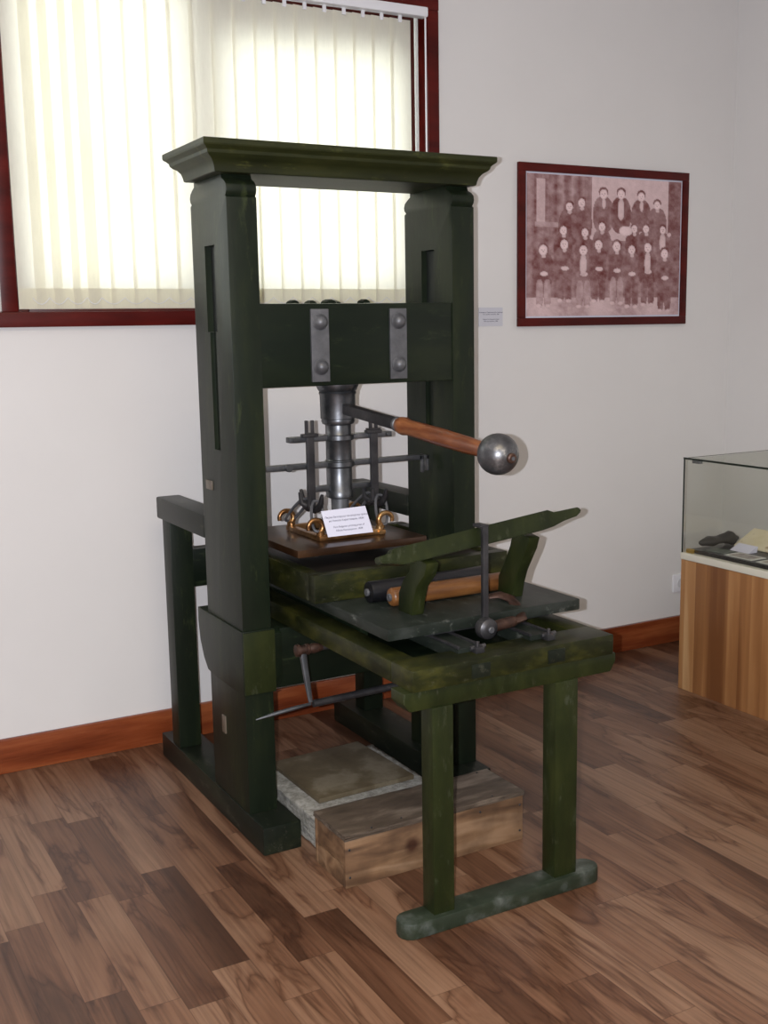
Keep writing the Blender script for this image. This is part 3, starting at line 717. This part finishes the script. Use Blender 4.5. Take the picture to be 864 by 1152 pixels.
bx(bm, KX0-e, KX0+.0005, KY0, KY1, gz1, gz1+.008, 0); bx(bm, KX0, KX1, KY1-.0005, KY1+e, gz1+.003, gz1+.0045, 0)
bx(bm, KX0+.001, KX0+.005, KY1-.004, KY1+.001, gz0, gz1, 0)
obj('glass_edge', bm, GLASS_E, dc, 0)
bm = B(); bx(bm, KX0+.011, KX0+.030, KY1-.075, KY1-.035, gz1-.014, gz1-.002, .002); obj('corner_clip', bm, STRAP, dc)
bm = B(); bx(bm, KX0+.012, KX0+.035, KY1-.050, KY1-.012, gz0, gz0+.016, .003); obj('base_clip', bm, BRASSP, dc)
# contents
bm = B(); bx(bm, 2.112, 2.50, -.62, .385, gz0+.001, gz0+.016, .002); tag(obj('black_tray', bm, BLACK), 'thin black display board lying on the floor of the glass case', 'display board')
TZ = gz0+.0165
def sheet(name, cx, cy, w, l, rot, m, label, cat, z=TZ, tilt=0, group=None):
    bm = B(); bx(bm, -w/2, w/2, -l/2, l/2, 0, .0015, 0)
    M = Matrix.Translation((cx,cy,z)) @ Matrix.Rotation(rot, 4, 'Z') @ Matrix.Rotation(tilt, 4, 'Y')
    q = bpy.data.meshes.new('q'); bm.to_mesh(q); bm.free(); bm = B(); bm.from_mesh(q); bmesh.ops.transform(bm, matrix=M, verts=bm.verts[:])
    return tag(obj(name, bm, m, None, 0), label, cat, group)
sheet('small_photograph', 2.172, .278, .075, .10, .1, PHOTO1, 'dark greenish photo on the black board nearest the case corner', 'photograph', group='prints in the display case')
p2 = thing('mounted_print', 'brown print on a white mount beside the dark photo in the case', 'photograph', (2.17,.14,TZ), 'prints in the display case')
bm = B(); bx(bm, 2.128, 2.212, .075, .215, TZ, TZ+.0015, 0); obj('mount', bm, plain('mount_white', (.6,.6,.56), .5), p2)
bm = B(); bx(bm, 2.140, 2.200, .092, .198, TZ+.0016, TZ+.0024, 0); obj('print', bm, PHOTO2, p2)
p3 = thing('mounted_print', 'brown print on a white mount at the right edge of the photo in the case', 'photograph', (2.17,-.02,TZ), 'prints in the display case')
bm = B(); bx(bm, 2.128, 2.212, -.09, .050, TZ, TZ+.0015, 0); obj('mount', bm, bpy.data.materials['mount_white'], p3)
bm = B(); bx(bm, 2.140, 2.200, -.075, .035, TZ+.0016, TZ+.0024, 0); obj('print', bm, PHOTO2, p3)
# small white tent card
bm = B(); prism(bm, [(2.222,TZ),(2.272,TZ+.024),(2.274,TZ+.023),(2.268,TZ)], 'y', .175, .275, 0)
tag(obj('tent_card', bm, WHITE_P), 'small blank white caption card propped on the black board in the case', 'label')
# propped aged document
bm = B(); q = B(); bx(q, 0, .13, -.36, 0, 0, .004, 0); merge(bm, q, Matrix.Translation((2.295,.322,TZ+.001)) @ Matrix.Rotation(math.radians(-27), 4, 'Y'))
bx(bm, 2.36, 2.40, .05, .25, TZ, TZ+.028, 0)
tag(obj('aged_document', bm, CREAM), 'yellowed illustrated paper propped up at the back of the glass case', 'document')
# crumpled black leather thing: a folded pair of cuffs / pouch
def lump():
    bm = B(); bmesh.ops.create_uvsphere(bm, u_segments=32, v_segments=18, radius=1)
    for v in bm.verts:
        x, y, z = v.co; s = 1 + .14*math.sin(6*x+1)*math.cos(4*y) + .08*math.sin(11*x)
        h = .017 + .020*math.exp(-((x-.52)/.20)**2) + .006*math.exp(-((x+.6)/.25)**2)
        v.co = Vector((2.245 + x*.112, .356 + y*.024*s, TZ + max(z, -.5)*h*s*1.25))
    mz = min(v.co.z for v in bm.verts)
    for v in bm.verts: v.co.z += TZ + .0003 - mz
    return bm
tag(obj('leather_pouch', lump(), CLOTH, None, 180), 'crumpled black leather pouch at the left end inside the glass case', 'pouch')

# ------------------------------------------------------------------ light
w = bpy.data.worlds.new('World'); SC.world = w; w.use_nodes = True
bg = w.node_tree.nodes['Background']; bg.inputs[0].default_value = (.98,.985,.96,1); bg.inputs[1].default_value = 4.0
def area(name, loc, rot, sx, sy, power, col):
    l = bpy.data.lights.new(name, 'AREA'); l.shape = 'RECTANGLE'; l.size = sx; l.size_y = sy; l.energy = power; l.color = col
    o = bpy.data.objects.new(name, l); COL.objects.link(o); o.location = loc; o.rotation_euler = rot; return o
area('warm_fill_light', (-.7,-2.6,ZC-.02), (0,0,0), 1.8, .9, 40, (1,.80,.46))   # unseen light added below the ceiling as warm ambient fill
# ------------------------------------------------------------------ camera
f, yaw, pit, rol = 1261.859, math.radians(-28.97995), math.radians(-9.26516), math.radians(-.99527)
fw_ = Vector((-math.sin(yaw)*math.cos(pit), math.cos(yaw)*math.cos(pit), math.sin(pit)))
r_ = Vector((math.cos(yaw), math.sin(yaw), 0)); u_ = r_.cross(fw_)
R_ = r_*math.cos(rol)+u_*math.sin(rol); U_ = -r_*math.sin(rol)+u_*math.cos(rol)
cam = bpy.data.cameras.new('camera'); co = bpy.data.objects.new('camera', cam); COL.objects.link(co)
cam.sensor_fit = 'VERTICAL'; cam.sensor_height = 36; cam.lens = 36*f/1152; cam.clip_start = .05
pos = Vector((-1.15918,-2.94579,1.5))
co.matrix_world = Matrix(((R_.x,U_.x,-fw_.x,pos.x),(R_.y,U_.y,-fw_.y,pos.y),(R_.z,U_.z,-fw_.z,pos.z),(0,0,0,1)))
SC.camera = co
# the camera's own flash, just left of the lens
fl = bpy.data.lights.new('camera_flash', 'POINT'); fl.energy = 350; fl.shadow_soft_size = .005; fl.color = (.90,.92,1)
fo = bpy.data.objects.new('camera_flash', fl); COL.objects.link(fo); fo.location = pos - R_*.055 + U_*.004
SC.view_settings.view_transform = 'Standard'; SC.view_settings.look = 'None'; SC.view_settings.gamma = 1
SC.view_settings.use_curve_mapping = False; SC.view_settings.exposure = .08
